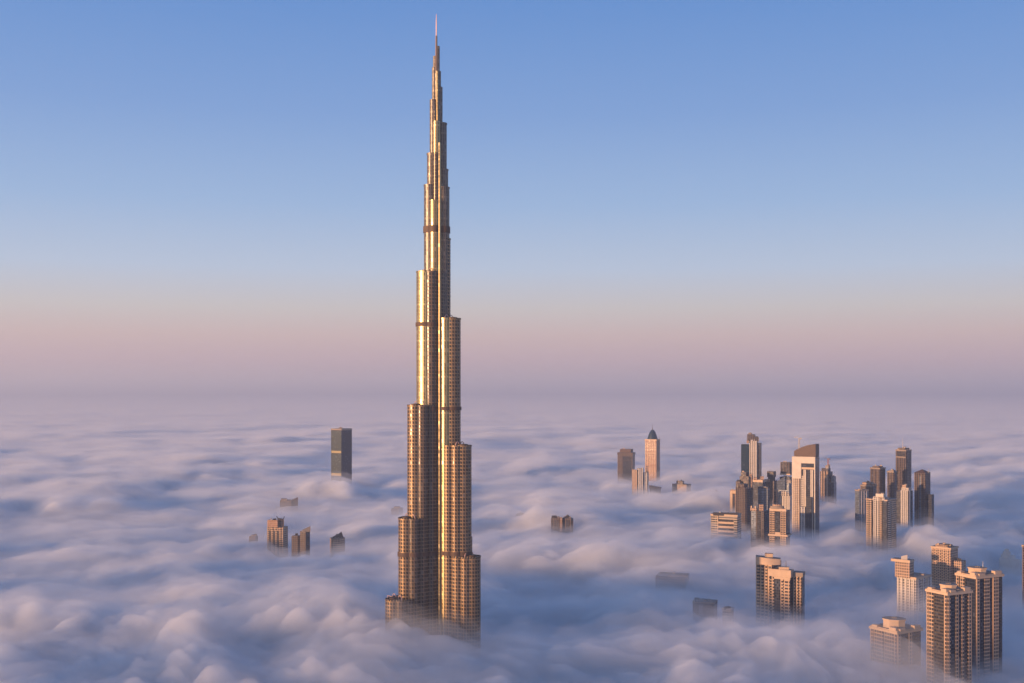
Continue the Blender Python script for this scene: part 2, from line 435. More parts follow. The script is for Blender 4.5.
# ---------------------------------------------------------------- the great tower
def great_tower():
    T = Building('supertall_tower', 'immensely tall golden stepped tower with a needle spire, rising far above all others', 437.5, 648, 'skyscraper', fog=46, w=0.65, lev=FOG_Z, fl=46)
    steel = facade('sunlit bronze cladding', (.52, .41, .215), (.20, .155, .08), floor=4.1, bay=3.3, sp=0.10, pier=0.42, rw=.44, rg=.30, mw=.9, mg=.85, curtains=.1, lines=(10, .045), tilt=.06)  # brighter, shinier copy for lobes with sun glints; the gold is in the colour
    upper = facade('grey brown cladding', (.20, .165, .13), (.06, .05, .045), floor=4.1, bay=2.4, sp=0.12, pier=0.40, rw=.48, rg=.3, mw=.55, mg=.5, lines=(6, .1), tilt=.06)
    glass = facade('shaded tower glass', (.16, .12, .085), (.05, .042, .035), floor=4.1, bay=2.9, sp=0.22, pier=0.22, rw=.36, rg=.16, mw=.8, mg=.5)  # dark copy for core tubes in shade; the shade is in the colour
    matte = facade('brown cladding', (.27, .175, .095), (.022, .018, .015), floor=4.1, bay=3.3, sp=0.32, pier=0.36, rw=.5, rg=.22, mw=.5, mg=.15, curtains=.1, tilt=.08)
    shaded = facade('shaded flank cladding', (.17, .11, .065), (.03, .025, .021), floor=4.1, bay=3.3, sp=.24, pier=.3, rw=.6, rg=.25, mw=.2, mg=.1, curtains=.1, tilt=.06)  # darker copy of the cladding, with the left wing's shade in its colour
    louvre = plain('bronze louvres', (.085, .048, .03), .7, .1)
    roof = plain('terrace paving', (.30, .26, .22), .9)
    spire_m = plain('spire steel', (.14, .10, .085), .5, .4)
    pale = plain('pale spire tip', (.62, .40, .36), .5, .2)
    bands = [(227, 233.5), (323, 327), (406.5, 410), (549, 553)]
    FL = 4.1
    def lobe(m, cx, cy, r, ztop, seg=30, crown=True, zlow=0.0):
        prof = [(r, zlow)]
        z = max(zlow, 40.0)
        while z < ztop - FL * .6:
            prof += [(r + .06, z), (r + .06, z + FL * .28), (r, z + FL * .28), (r, min(z + FL, ztop))]
            z += FL
        prof.append((r, ztop))
        if crown: prof += [(r + .5, ztop), (r + .5, ztop + 1.6), (r - .1, ztop + 1.6), (r - .1, ztop)]
        for (ya, yb) in bands:
            pass
        m.lathe(cx, cy, prof, seg)
        m.prism([(cx + (r - .15) * math.cos(2 * math.pi * i / 24), cy + (r - .15) * math.sin(2 * math.pi * i / 24)) for i in range(24)], ztop - 1, ztop + .02)
    def ring(m, cx, cy, r, z0, z1):
        m.lathe(cx, cy, [(r - .2, z0), (r + .9, z0), (r + .9, z1), (r - .2, z1)], 30)
    k = T.k
    all_lobes = []
    # the wings: direction in plan, then per setback the distance of the nose from the core, and its top in the photograph
    def wing(deg, tiers, rn, rs, flank, nose_m, side_m, big=None):
        d = Vector((math.cos(R(deg)), math.sin(R(deg)))); p = Vector((-d.y, d.x))
        for i, (rc, top) in enumerate(tiers):
            z = T.Z(top); m = MB()
            lobes = [(d.x * rc, d.y * rc, rn)]
            if big and i == big[0]:
                lobes = [(d.x * big[1], d.y * big[1], big[2])]
            for s_ in (-1, 1):
                q = d * (rc - 5.0) + p * (flank * s_)
                lobes.append((q.x, q.y, rs))
                q = d * (rc - 14.5) + p * ((flank + .8) * s_)
                lobes.append((q.x, q.y, rs * .93))
            for j, (x, y, r) in enumerate(lobes):
                if j == 1: flank_m = MB()
                lobe(m if j == 0 else flank_m, x, y, r, z - (j > 2) * .4 - (j % 2) * .12)
                all_lobes.append((x, y, r, z))
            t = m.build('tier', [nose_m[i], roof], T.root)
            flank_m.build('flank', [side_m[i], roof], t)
            # curved screens and plant on the terrace
            c = MB()
            c.lathe(d.x * rc, d.y * rc, [(rn * .55, z), (rn * .55, z + 2.6), (rn * .5, z + 2.6), (0, z + 3.0)], 20)
            c.build('plant_room', [louvre, roof], t)
            for s_ in (-1, 1):
                c = MB()
                q = d * (rc - 4.5) + p * (flank * .9 * s_)
                n_ = 9
                for a_ in range(n_):
                    t0, t1 = math.pi * a_ / n_, math.pi * (a_ + 1) / n_
                    rr = rs * .62
                    c.bar((q.x + p.x * rr * math.cos(t0), q.y + p.y * rr * math.cos(t0), z + 5.2 * math.sin(t0)),
                          (q.x + p.x * rr * math.cos(t1), q.y + p.y * rr * math.cos(t1), z + 5.2 * math.sin(t1)), .7)
                c.build('terrace_arch', pale, t)
    wing(210, [(56.5, 594.5), (40.0, 516.5), (28.6, 405.8), (17.6, 273.6)], 9.4, 7.0, 7.6, (matte, matte, matte, steel), (shaded,) * 4, (3, 14.5, 11.5))  # left flanks take the shaded copy, top nose the sunlit one
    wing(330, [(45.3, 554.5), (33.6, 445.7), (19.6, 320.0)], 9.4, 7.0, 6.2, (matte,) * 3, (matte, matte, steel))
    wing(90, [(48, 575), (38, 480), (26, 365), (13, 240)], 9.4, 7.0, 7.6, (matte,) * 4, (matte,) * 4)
    # core: slender tubes bundled round the spire; column, depth in metres, radius in columns, top
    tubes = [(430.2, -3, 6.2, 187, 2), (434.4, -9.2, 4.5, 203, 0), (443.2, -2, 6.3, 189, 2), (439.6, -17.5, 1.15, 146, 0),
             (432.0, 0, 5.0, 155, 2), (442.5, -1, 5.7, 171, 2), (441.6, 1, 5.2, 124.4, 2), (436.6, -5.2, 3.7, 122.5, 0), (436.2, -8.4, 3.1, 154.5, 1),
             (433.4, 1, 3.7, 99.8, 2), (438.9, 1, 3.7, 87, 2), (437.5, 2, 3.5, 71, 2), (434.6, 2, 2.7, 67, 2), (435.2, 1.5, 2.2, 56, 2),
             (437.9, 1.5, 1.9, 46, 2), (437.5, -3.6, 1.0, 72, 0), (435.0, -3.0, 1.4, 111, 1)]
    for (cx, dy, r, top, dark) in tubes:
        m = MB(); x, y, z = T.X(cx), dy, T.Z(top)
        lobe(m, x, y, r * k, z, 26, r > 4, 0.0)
        m.build('core_tube', [(steel, glass, upper)[dark], roof], T.root)  # sun glints and shade on the core are put into the tubes' cladding
        all_lobes.append((x, y, r * k, z))
    for (ya, yb) in bands:
        z1, z0 = T.Z(ya), T.Z(yb); m = MB(); n = 0
        for (x, y, r, z) in all_lobes:
            if z > z1 + 6 and r > 3: ring(m, x, y, r, z0, z1); n += 1
        if n: m.build('mechanical_band', louvre, T.root)
    m = MB(); sx = T.X(436.4)
    m.lathe(sx, 0, [(1.45, T.Z(110)), (1.3, T.Z(60)), (1.05, T.Z(36)), (.5, T.Z(35.6))], 14)
    sp = m.build('spire', spire_m, T.root)
    m = MB(); m.lathe(sx, 0, [(.62, T.Z(36)), (.55, T.Z(22)), (.3, T.Z(15)), (0, T.Z(13.6))], 10)
    m.build('spire_tip', pale, sp)
    # window-cleaning crane on the shoulder of the right wing
    m = MB(); z = T.Z(554.5); x = T.X(471.6)
    m.bar((x, -14, z), (x, -14, z + 22), .8).bar((x, -14, z + 22), (x - 6, -16, z + 23), .7)
    m.build('terrace_crane', spire_m, T.root)
    m = MB(); z = T.Z(594.5); x = T.X(388.5)
    m.bar((x, -26, z), (x, -26, z + 4.5), .6).bar((x, -26, z + 4.5), (x + 5, -28, z + 3.5), .5)
    m.build('terrace_crane', pale, T.root)
    return T

# ---------------------------------------------------------------- the other buildings
M = {}
def mats():
    M['teal'] = facade('dark teal glass', (.016, .036, .058), (.008, .024, .045), 3.8, 3.0, .16, .1, .5, .2, 0, 0, .02, .12)
    M['olive'] = facade('sunlit grey curtain wall', (.07, .08, .07), (.03, .045, .045), 3.8, 3.0, .25, .12, .5, .3, 0, 0, .05, .15)
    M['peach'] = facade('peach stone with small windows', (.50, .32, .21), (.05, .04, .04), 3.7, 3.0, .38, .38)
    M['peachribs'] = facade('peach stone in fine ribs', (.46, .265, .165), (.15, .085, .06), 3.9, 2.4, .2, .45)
    M['white'] = facade('white panels with windows', (.58, .50, .43), (.045, .045, .055), 3.6, 3.2, .34, .34)
    M['whiteribs'] = facade('white ribs with glass between', (.56, .49, .43), (.06, .065, .08), 3.6, 5.2, .14, .44)
    M['whiteplain'] = plain('white render', (.62, .53, .44), .8)
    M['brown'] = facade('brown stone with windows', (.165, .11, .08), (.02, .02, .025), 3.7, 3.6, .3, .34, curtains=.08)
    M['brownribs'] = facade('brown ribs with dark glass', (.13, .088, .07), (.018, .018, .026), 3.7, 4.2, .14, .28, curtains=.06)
    M['navy'] = facade('navy glass', (.045, .048, .06), (.014, .018, .03), 3.7, 2.6, .2, .14, .5, .15, 0, 0, .12, .35)
    M['blue'] = facade('blue grey glass', (.20, .22, .25), (.09, .11, .14), 3.7, 2.8, .2, .16, .45, .14, .1, .3, .15)
    M['band'] = facade('floors in wide bands', (.46, .36, .26), (.05, .045, .045), 4.4, 60.0, .5, .01)
    M['tan'] = facade('tan concrete with windows', (.50, .325, .205), (.028, .026, .03), 4.0, 3.4, .34, .36, curtains=.07)
    M['tanw'] = facade('tan piers with wide windows', (.50, .33, .205), (.024, .024, .03), 4.0, 3.2, .34, .24, curtains=.07)
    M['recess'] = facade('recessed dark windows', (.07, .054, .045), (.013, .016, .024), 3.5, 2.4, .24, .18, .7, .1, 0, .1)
    M['conc'] = plain('weathered concrete', (.30, .235, .185), .9)
    M['rail'] = plain('brown balcony rail', (.13, .10, .08), .7)
    M['slabs'] = facade('tan storeys with long windows', (.54, .35, .215), (.03, .028, .034), 4.3, 5.5, .46, .2)
    M['chalk'] = plain('chalk white terrace', (.62, .60, .58), .8)
    M['roof'] = plain('roof felt and gravel', (.24, .20, .17), .95)
    M['stone'] = plain('pale stone cornice', (.58, .41, .28), .8)
    M['bronze'] = plain('bronze roof sheet', (.105, .062, .045), .65, .1)
    M['dome'] = plain('dark blue dome sheet', (.012, .032, .055), .45, .1)
    M['dark'] = plain('dark steel', (.07, .06, .06), .5, .5)
    M['redw'] = plain('red crane paint', (.42, .15, .10), .6)
    M['pale'] = plain('pale render', (.50, .45, .42), .85)
    M['glint'] = plain('sun-glint louvres', (.30, .235, .11), .6, .2)

def W_(n): return [M[n], M['roof']]

def left_side():
    b = Building('glass_tower', 'tall dark teal glass slab tower with two sun-glinting bands, standing alone', 341.5, 484, fog=34, fl=46)
    p = b.corner('shaft', 331, 341.5, 352, 429.6, 42, W_('teal'))
    for t, q in ((451, 453.3), (473.5, 476.2)): b.onface('mechanical_band', p, 'L', .03, .97, t, q, .25, M['glint'])  # gold is the sun's reflection put into the colour, left face only
    b.onface('curtain_wall', p, 'L', .02, .98, 431, None, .15, W_('olive'))  # lighter skin on the sunlit face; its reflected light is in the colour
    b.corner('parapet', 331, 341.5, 352, 428.8, 42, [M['conc'], M['roof']], bot=430.4, grow=.5)
    c = b.box('plant_room', 339, 342.5, 427.5, 3, W_('conc'), bot=429, y0=5)
    b.mast('antenna', 340.5, 424.5, 428, .5, M['redw'], y0=6, parent=c)

    b = Building('apartment_tower', 'apartment tower with a peach lit crown block and a dark horned fin on top', 283, 546, fog=15, cat='tower block')
    p = b.corner('shaft', 267, 283, 288, 527.2, 28, W_('tan'))
    for i in range(4): b.onface('pier', p, 'L', .02 + i * .25, .13 + i * .25, 527.5, None, .8, W_('tanw'))
    for i in range(3): b.onface('window_bay', p, 'L', .15 + i * .25, .25 + i * .25, 531, None, .12, W_('recess'))
    b.corner('crown', 267.3, 277.6, 280, 520.3, 28, [M['peachribs'], M['roof']], bot=527.2, y0=.6)
    f = b.box('fin', 277.4, 284, 518.2, 4, [M['brown'], M['roof']], bot=528, y0=2.2, slope=519.4)
    MB().bar((b.X(277.6), b.k * 4, b.Z(518.6)), (b.X(276.7), b.k * 4, b.Z(516.4)), 1.4).build('horn', M['dark'], f)
    MB().bar((b.X(283.8), b.k * 4, b.Z(519.4)), (b.X(284.2), b.k * 4, b.Z(516.8)), 1.4).build('horn', M['dark'], f)

    b = Building('apartment_tower', 'fog-veiled tower with a slanting roof, between the horned tower and the wave-topped one', 305, 549, fog=14, cat='tower block', lev=FOG_Z + 8)
    b.corner('shaft', 300, 305.5, 310, 531.5, 35, W_('brown'))
    b.box('parapet', 303, 310.4, 530, 5, W_('conc'), bot=532, y0=.5, slope=526.8)
    b.corner('wing', 291.5, 298, 301, 536.5, 25, W_('brown'), y0=5)

    b = Building('apartment_tower', 'small round tower with a wave-shaped dark crest, half sunk in fog', 337.5, 549, fog=11, cat='tower block')
    b.cyl('shaft', 337.5, 7.6, 538.6, W_('tan'))
    for i in range(4): b.box('pier', 331.6 + i * 3.2, 332.7 + i * 3.2, 538, 4, W_('tanw'), y0=(1.6, .1, .1, 1.6)[i])
    m = MB()
    pr = [(331.5, 538.6), (333.5, 537.2), (335.5, 536.4), (336.6, 534.6), (338.3, 535.2), (339.6, 534.0), (341.6, 532.6), (342.2, 534.8), (343.6, 538.6)]
    for (xa, ya), (xb, yb) in zip(pr, pr[1:]):
        m.prism([(b.X(xa), b.k * 5), (b.X(xb), b.k * 5), (b.X(xb), b.k * 9), (b.X(xa), b.k * 9)], b.Z(539.5), 0,
                top=lambda x, y, xa=xa, ya=ya, xb=xb, yb=yb: b.Z(ya) + (b.Z(yb) - b.Z(ya)) * (x - b.X(xa)) / (b.X(xb) - b.X(xa)))
    m.build('crest', M['dark'], b.root)

    b = Building('sunken_block', 'dim block with an uneven roofline drowned in fog, below the lone glass tower', 290, 507, fog=11, cat='building', lev=FOG_Z + 2, fl=102)
    b.corner('shaft', 280, 291, 293, 500.5, 22, W_('brown'))
    b.box('penthouse', 281, 287, 498.8, 5, W_('conc'), bot=501, y0=2)
    b.box('wing', 291, 298, 500.5, 6, W_('brown'), y0=1.5, slope=497.8)
    b = Building('sunken_block', 'smallest pale smudge of a block in the fog, leftmost of all the buildings', 254, 541, fog=9, cat='building', lev=FOG_Z + 2, fl=102)
    b.corner('shaft', 249, 255.5, 258, 536.5, 25, W_('brown'))
    b.box('penthouse', 251.5, 256, 535, 3, W_('conc'), bot=537, y0=1.6)
    b = Building('sunken_block', 'dark low block just showing from the fog beside the great golden tower', 396, 515, fog=10, cat='building', lev=FOG_Z + 2, fl=102)
    b.corner('shaft', 391, 398.5, 403, 508.8, 22, W_('brown'))
    b.box('penthouse', 394, 400, 507, 4, W_('conc'), bot=509, y0=2)

def middle():
    b = Building('domed_hall', 'lone low rounded brown roof breaking the fog right of the great tower', 521, 520, fog=13, cat='building', lev=FOG_Z + 2, fl=102)
    prof = [(b.k * 9, 0), (b.k * 9, b.Z(518)), (b.k * 6.5, b.Z(515.6)), (b.k * 3, b.Z(513.9)), (0, b.Z(513.2))]
    MB().lathe(0, b.k * 6, prof, 28).build('dome', M['bronze'], b.root)
    MB().lathe(0, b.k * 6, [(b.k * .8, b.Z(514)), (b.k * .8, b.Z(512.6)), (0, b.Z(512.3))], 10).build('finial', M['conc'], b.root)

    b = Building('twin_block', 'dark two-winged block with a lit pier between its wings and a pointed roof', 562, 534, fog=18, cat='tower block', fl=96)
    b.corner('shaft', 552, 570, 573.5, 519.5, 16, W_('brown'), y0=1.5)
    for L, Q in ((551, 559.6), (562.6, 571)):
        t = b.corner('wing', L, Q, Q + 1.6, 518.3, 14, W_('brown'))
        for i in range(3): b.onface('window_bay', t, 'L', .08 + .31 * i, .28 + .31 * i, 520, None, .12, W_('recess'))
    b.box('pier', 560, 562.2, 517.4, 3, W_('peach'), y0=-.5)
    b.box('penthouse', 551.6, 557, 516.3, 5, [M['dark'], M['roof']], bot=519, y0=2.4)
    b.box('pointed_roof', 563.5, 568, 518, 5, [M['dark'], M['roof']], bot=519, y0=2.4, slope=515)
    b.box('pointed_roof', 568.03, 571, 515.4, 5, [M['dark'], M['roof']], bot=519, y0=2.4, slope=518)
    b.box('stair_tower', 571.2, 573.2, 521, 4, W_('brown'), y0=1)

    b = Building('portal_tower', 'brown tower framed like a gate around a dark glass centre, beside the domed one', 633, 481, fog=24)
    p = b.corner('shaft', 617.6, 632.6, 635, 455, 14, W_('brown'))
    b.onface('window_bay', p, 'L', .38, .93, 461, None, .3, W_('navy'))
    b.onface('pier', p, 'L', .0, .34, 456, None, 1.5, W_('brown'))
    b.onface('pier', p, 'L', .95, 1.0, 456, None, 1.5, W_('brown'))
    b.onface('lintel', p, 'L', .36, .94, 456.5, 460.5, 1.2, W_('recess'))
    c = b.corner('crown', 617.6, 632.6, 635, 452.6, 14, W_('brown'), bot=455.2, grow=1.2)
    b.corner('penthouse', 619.8, 630.8, 633, 449.4, 14, [M['bronze'], M['roof']], bot=452.7, y0=1.0)

    b = Building('domed_tower', 'slim peach stone tower with a pointed dark blue dome and needle', 657.5, 482.5, fog=20)
    p = b.corner('shaft', 645, 656.4, 660, 440, 24, W_('peachribs'))
    for i in range(5): b.onface('pier', p, 'L', .02 + i * .205, .12 + i * .205, 440.6, None, .8, W_('peachribs'))
    for i in range(2): b.onface('pier', p, 'R', .1 + i * .45, .4 + i * .45, 440.6, None, .8, W_('peach'))
    b.corner('cornice', 645, 656.4, 660, 439.4, 24, [M['stone'], M['roof']], bot=440.8, grow=.9)
    cx, cy = sum(q[0] for q in p) / 4, sum(q[1] for q in p) / 4
    prof = [(b.k * 5.3, b.Z(439.4))] + [(b.k * 5.3 * (1 - q) ** .48, b.Z(439.4 - 9.6 * q)) for q in [i / 12 for i in range(1, 12)]] + [(.6, b.Z(429.8))]
    d = MB().lathe(cx, cy, prof, 32).build('dome', M['dome'], b.root)
    MB().lathe(cx, cy, [(b.k * .35, b.Z(430.2)), (b.k * .2, b.Z(427)), (0, b.Z(422.5))], 8).build('needle', M['dark'], d)
    b.mast('antenna', 659.3, 436, 439.6, .8, M['conc'], y0=3)

    b = Building('ribbed_tower', 'cream tower of three curved ribbed slabs at the foot of the domed peach tower', 640, 495.5, fog=17)
    b.corner('wing', 632, 637, 638, 470, 16, W_('peach'))
    b.cyl('shaft', 640.4, 3.2, 468.4, W_('whiteribs'), y0=-.5)
    b.box('fin', 641.6, 642.8, 467.6, 5, M['whiteplain'], y0=-.2)
    b.corner('wing', 643.5, 647.6, 648.6, 472.5, 14, W_('whiteribs'), y0=.6)
    b.box('stair_tower', 645.8, 648.2, 466.4, 4, W_('peach'), y0=2.6)
    for i in range(3): b.box('rib', 632.6 + i * 1.7, 633.2 + i * 1.7, 469.6, 2, M['stone'], y0=1.05 - i * .5)

    b = Building('gabled_hall', 'low dark grey building with a sloping roof right beside the ribbed cream tower', 655, 493, fog=11, cat='building', lev=FOG_Z)
    b.box('wall', 649.5, 661, 488.4, 8, W_('navy'))
    m = MB(); z0 = b.Z(488.4)
    m.prism([(b.X(649), -1), (b.X(661.4), -1), (b.X(661.4), b.k * 8.4), (b.X(649), b.k * 8.4)], z0, 0, top=lambda x, y: b.Z(487.6) if x > 0 else b.Z(485.6), bottom=True).build('roof', M['dark'], b.root)

    b = Building('office_block', 'squat brown block with a stepped dark penthouse, right of the domed tower', 684, 494, fog=16, cat='office block')
    p = b.corner('shaft', 672.2, 686.5, 691, 485.2, 24, W_('peach'))
    b.onface('window_bay', p, 'L', .0, .34, 484.4, None, .9, W_('recess'))
    b.corner('parapet', 672.2, 686.5, 691, 484.6, 24, [M['conc'], M['roof']], bot=485.8, grow=.6)
    b.corner('penthouse', 676.4, 682.6, 684, 481.2, 24, W_('brown'), bot=485, y0=2.4)

    b = Building('domed_hall', 'low rounded roof peeping from the fog between the squat brown block and the crowded cluster', 716, 497, fog=10, cat='building', lev=FOG_Z + 2, fl=102)
    prof = [(b.k * 5.5, 0), (b.k * 5.5, b.Z(495)), (b.k * 4, b.Z(492.6)), (b.k * 2, b.Z(491.3)), (0, b.Z(490.8))]
    MB().lathe(0, b.k * 5, prof, 24).build('dome', M['bronze'], b.root)
    MB().lathe(0, b.k * 5, [(b.k * .5, b.Z(491)), (b.k * .5, b.Z(490)), (0, b.Z(489.8))], 8).build('finial', M['conc'], b.root)

def cluster():
    b = Building('twin_slab_tower', 'white slab tower between two dark glass slabs, with a broken lattice crown', 757, 508, fog=20)
    p = b.corner('glass_slab', 741, 749, 750.4, 444.6, 14, W_('teal'), y0=1.2)
    p = b.corner('shaft', 749.2, 757.2, 758, 441, 14, W_('whiteribs'))
    for i in range(4): b.onface('pier', p, 'L', .02 + i * .26, .2 + i * .26, 441.5, None, .7, W_('whiteribs'))
    b.corner('glass_slab', 757.4, 760.4, 761.6, 443, 14, W_('navy'), y0=1)
    c = b.corner('crown', 747, 754, 755.4, 434.4, 14, W_('brownribs'), bot=441.6, y0=2)
    b.box('parapet', 746.6, 749, 440.4, 3, W_('peach'), bot=443.4, y0=.6)
    b.box('crown', 754, 758.4, 436.6, 4, [M['dark'], M['roof']], bot=441.4, y0=2.4)
    b.box('plant_room', 748.4, 751.4, 432.8, 3, W_('conc'), bot=434.5, y0=3)
    for x in (755, 757, 758.6): b.mast('lattice_post', x, 437.4 - (757 - x) * .4, 442, 1.0, M['conc'], y0=1.6)

    b = Building('office_block', 'broad tan office block of stacked horizontal bands, front left of the crowded cluster', 737.5, 549, fog=26, cat='office block', fl=78)
    p = b.corner('shaft', 710.4, 737.4, 741.4, 516, 14, W_('band'))
    b.onface('glazed_front', p, 'L', .29, .86, 520, None, .2, W_('recess'))
    for i in range(6): b.onface('floor_band', p, 'L', .28, .87, 522.4 + i * 4.3, 524.4 + i * 4.3, .9, M['stone'])
    b.onface('pier', p, 'L', .255, .285, 516.6, None, 1.4, M['stone'])
    b.onface('pier', p, 'L', .87, .995, 516.6, None, .8, W_('band'))
    b.corner('parapet', 710.4, 737.4, 741.4, 515, 14, [M['stone'], M['roof']], bot=516.4, grow=.6)
    b.box('penthouse', 713, 738, 513.6, 7, [M['dark'], M['roof']], bot=516.4, y0=3)
    b.cyl('satellite_dish', 720, 1.0, 512.4, M['pale'], bot=513.6, y0=5)

    b = Building('narrow_tower', 'narrow peach lit tower with one dark window strip, left edge of the crowded cluster', 736.5, 514, fog=12)
    p = b.corner('shaft', 730, 736.8, 738.4, 490.4, 16, W_('peachribs'))
    b.onface('window_bay', p, 'L', .42, .72, 494, None, .2, W_('recess'))
    b.onface('pier', p, 'L', .0, .36, 490.8, None, .9, M['stone'])
    b.onface('lintel', p, 'L', .36, .98, 490.8, 493.4, .9, M['stone'])

    b = Building('ribbed_tower', 'dark brown tower of tall close ribs behind the banded office block', 750, 532, fog=16)
    p = b.corner('shaft', 735.5, 746, 753, 489, 32, W_('brownribs'))
    for i in range(5): b.onface('pier', p, 'L', .02 + i * .2, .11 + i * .2, 487.6 - (i % 2) * .9, None, .9, W_('brown'))
    for i in range(3): b.onface('pier', p, 'R', .06 + i * .32, .2 + i * .32, 488, None, .9, W_('brown'))
    b.corner('penthouse', 738, 744, 748, 484.4, 32, W_('brown'), bot=489, y0=2)

    b = Building('stepped_tower', 'brown stepped tower at the foot of the white slab tower, its setbacks catching light', 752, 516, fog=14)
    b.corner('shaft', 739.6, 748.6, 752.6, 476.5, 24, W_('brown'))
    b.corner('upper_storeys', 740.8, 746, 748.6, 472.4, 24, W_('brownribs'), bot=476.5, y0=1.4)
    b.box('stair_tower', 749.6, 752.2, 474.2, 4, W_('peach'), bot=500, y0=2.4)
    b.corner('wing', 735.8, 740, 741.5, 481.5, 20, W_('brown'), y0=-1.2)

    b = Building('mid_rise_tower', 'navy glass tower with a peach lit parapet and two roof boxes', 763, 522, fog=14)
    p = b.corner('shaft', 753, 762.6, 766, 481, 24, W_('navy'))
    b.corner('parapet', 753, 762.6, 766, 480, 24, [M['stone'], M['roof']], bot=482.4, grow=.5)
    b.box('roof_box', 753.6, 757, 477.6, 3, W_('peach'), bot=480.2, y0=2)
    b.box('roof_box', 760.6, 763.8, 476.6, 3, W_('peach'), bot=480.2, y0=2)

    b = Building('block_topped_tower', 'brown tower with a square raised cap on a narrower neck, right of the two-roof-box tower', 773, 514, fog=12)
    b.corner('shaft', 765.6, 774, 777.4, 481, 24, W_('brown'))
    b.corner('cap', 767, 773.4, 776, 471.6, 24, W_('brownribs'), bot=477.4, y0=.8)
    b.corner('neck', 767.8, 773, 775.2, 477.5, 24, [M['dark'], M['roof']], bot=481.2, y0=1.2)
    b.box('parapet', 765, 770, 479.4, 3, W_('peach'), bot=482, y0=.6)

    b = Building('crate_topped_tower', 'dark tower with a big open square crown frame, just left of the white gate-like tower', 790, 513, fog=16)
    p = b.corner('shaft', 779.6, 790, 793, 477.4, 20, W_('navy'))
    c = b.corner('crown', 780.8, 789.8, 792.4, 462.4, 20, W_('recess'), bot=473.6, y0=.3)
    b.corner('ledge', 780.2, 790, 792.8, 473.8, 20, [M['stone'], M['roof']], bot=475.2, grow=.8)
    for i in range(4): b.onface('crown_rib', p, 'L', .08 + i * .27, .13 + i * .27, 462.2, 474, .8, W_('brown'))

    b = Building('gabled_tower', 'grey blue tower with sloping shoulders below the open square crown', 787, 522, fog=14)
    b.corner('shaft', 777.4, 789, 793.4, 483, 22, W_('blue'))
    b.box('sloping_roof', 776.8, 785, 482, 8, [M['blue'], M['roof']], bot=490, y0=-.7, slope=477)
    b.box('roof_box', 785.2, 791, 479.8, 5, W_('white'), bot=483.2, y0=1.2)

    b = Building('glass_slab', 'plain blue grey glass slab in the middle of the crowded cluster', 768, 530, fog=12)
    p = b.corner('shaft', 758, 767.6, 769.6, 488, 16, W_('blue'))
    b.corner('parapet', 758, 767.6, 769.6, 487.3, 16, [M['dark'], M['roof']], bot=488.6, grow=.4)
    for i in range(2): b.onface('mullion', p, 'L', .3 + i * .35, .325 + i * .35, 488.2, None, .4, M['dark'])

    b = Building('arched_tower', 'white tower with tall ribs under an arched top and a peach lit stair tower', 788, 529, fog=14)
    p = b.corner('shaft', 776, 790, 792.4, 496, 14, W_('whiteribs'))
    for i in range(5): b.onface('rib', p, 'L', .12 + i * .19, .17 + i * .19, 495 - (2.2, 3.6, 4.0, 3.2, 1.4)[i], None, 1.0, M['whiteplain'])
    m = MB(); n_ = 12; x0, x1 = b.X(776), b.X(790.6)
    for i in range(n_):
        a0, a1 = math.pi * i / n_, math.pi * (i + 1) / n_
        xa, xb = (x0 + x1) / 2 - (x1 - x0) / 2 * math.cos(a0), (x0 + x1) / 2 - (x1 - x0) / 2 * math.cos(a1)
        za, zb = b.Z(496 - 5 * math.sin(a0)), b.Z(496 - 5 * math.sin(a1))
        m.prism([(xa, 1.4 * b.k), (xb, 1.4 * b.k), (xb, 4.5 * b.k), (xa, 4.5 * b.k)], b.Z(496.2), 0, top=lambda x, y, xa=xa, xb=xb, za=za, zb=zb: za + (zb - za) * (x - xa) / (xb - xa))
    m.build('arched_top', [M['white'], M['whiteplain']], b.root)
    t = b.corner('stair_tower', 773.4, 776.6, 778, 489.6, 20, W_('peach'), y0=-.4)
    b.onface('window_strip', t, 'L', .35, .65, 492, None, .1, W_('recess'))

    b = Building('gate_tower', 'great white tower framed like a gate under a curved dark bronze roof wedge', 815.4, 537, fog=24, fl=70)
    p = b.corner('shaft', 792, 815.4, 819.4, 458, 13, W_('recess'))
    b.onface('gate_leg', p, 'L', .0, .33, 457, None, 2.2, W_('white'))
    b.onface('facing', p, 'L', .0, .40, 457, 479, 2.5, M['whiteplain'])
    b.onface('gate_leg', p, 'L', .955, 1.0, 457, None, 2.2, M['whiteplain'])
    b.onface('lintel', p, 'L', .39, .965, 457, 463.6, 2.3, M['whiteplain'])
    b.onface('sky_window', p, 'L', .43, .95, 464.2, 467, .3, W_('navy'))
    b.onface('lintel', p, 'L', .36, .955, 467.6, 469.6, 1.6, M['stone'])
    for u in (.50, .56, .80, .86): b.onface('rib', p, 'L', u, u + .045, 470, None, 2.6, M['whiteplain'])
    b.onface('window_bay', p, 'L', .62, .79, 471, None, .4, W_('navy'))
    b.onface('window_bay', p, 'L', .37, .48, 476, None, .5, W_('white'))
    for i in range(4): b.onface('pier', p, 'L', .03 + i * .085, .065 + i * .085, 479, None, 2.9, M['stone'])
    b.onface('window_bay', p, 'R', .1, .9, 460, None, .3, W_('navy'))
    b.corner('annex', 806, 811.4, 813, 497, 16, W_('navy'), y0=-3)
    b.corner('annex', 799.6, 805, 806.6, 507, 16, W_('whiteribs'), y0=-2)
    m = MB(); q = b.corner_pts(793.8, 815.6, 819.2, 13, .4 * b.k)
    a, c, = q[3], q[0]
    n_ = 10
    fr = lambda s_, t: (a[0] + (c[0] - a[0]) * s_ + (q[2][0] - a[0]) * t, a[1] + (c[1] - a[1]) * s_ + (q[2][1] - a[1]) * t)
    zt = lambda s_: b.Z(451.6 - 7.2 * math.sin(s_ * math.pi / 2) ** .9)
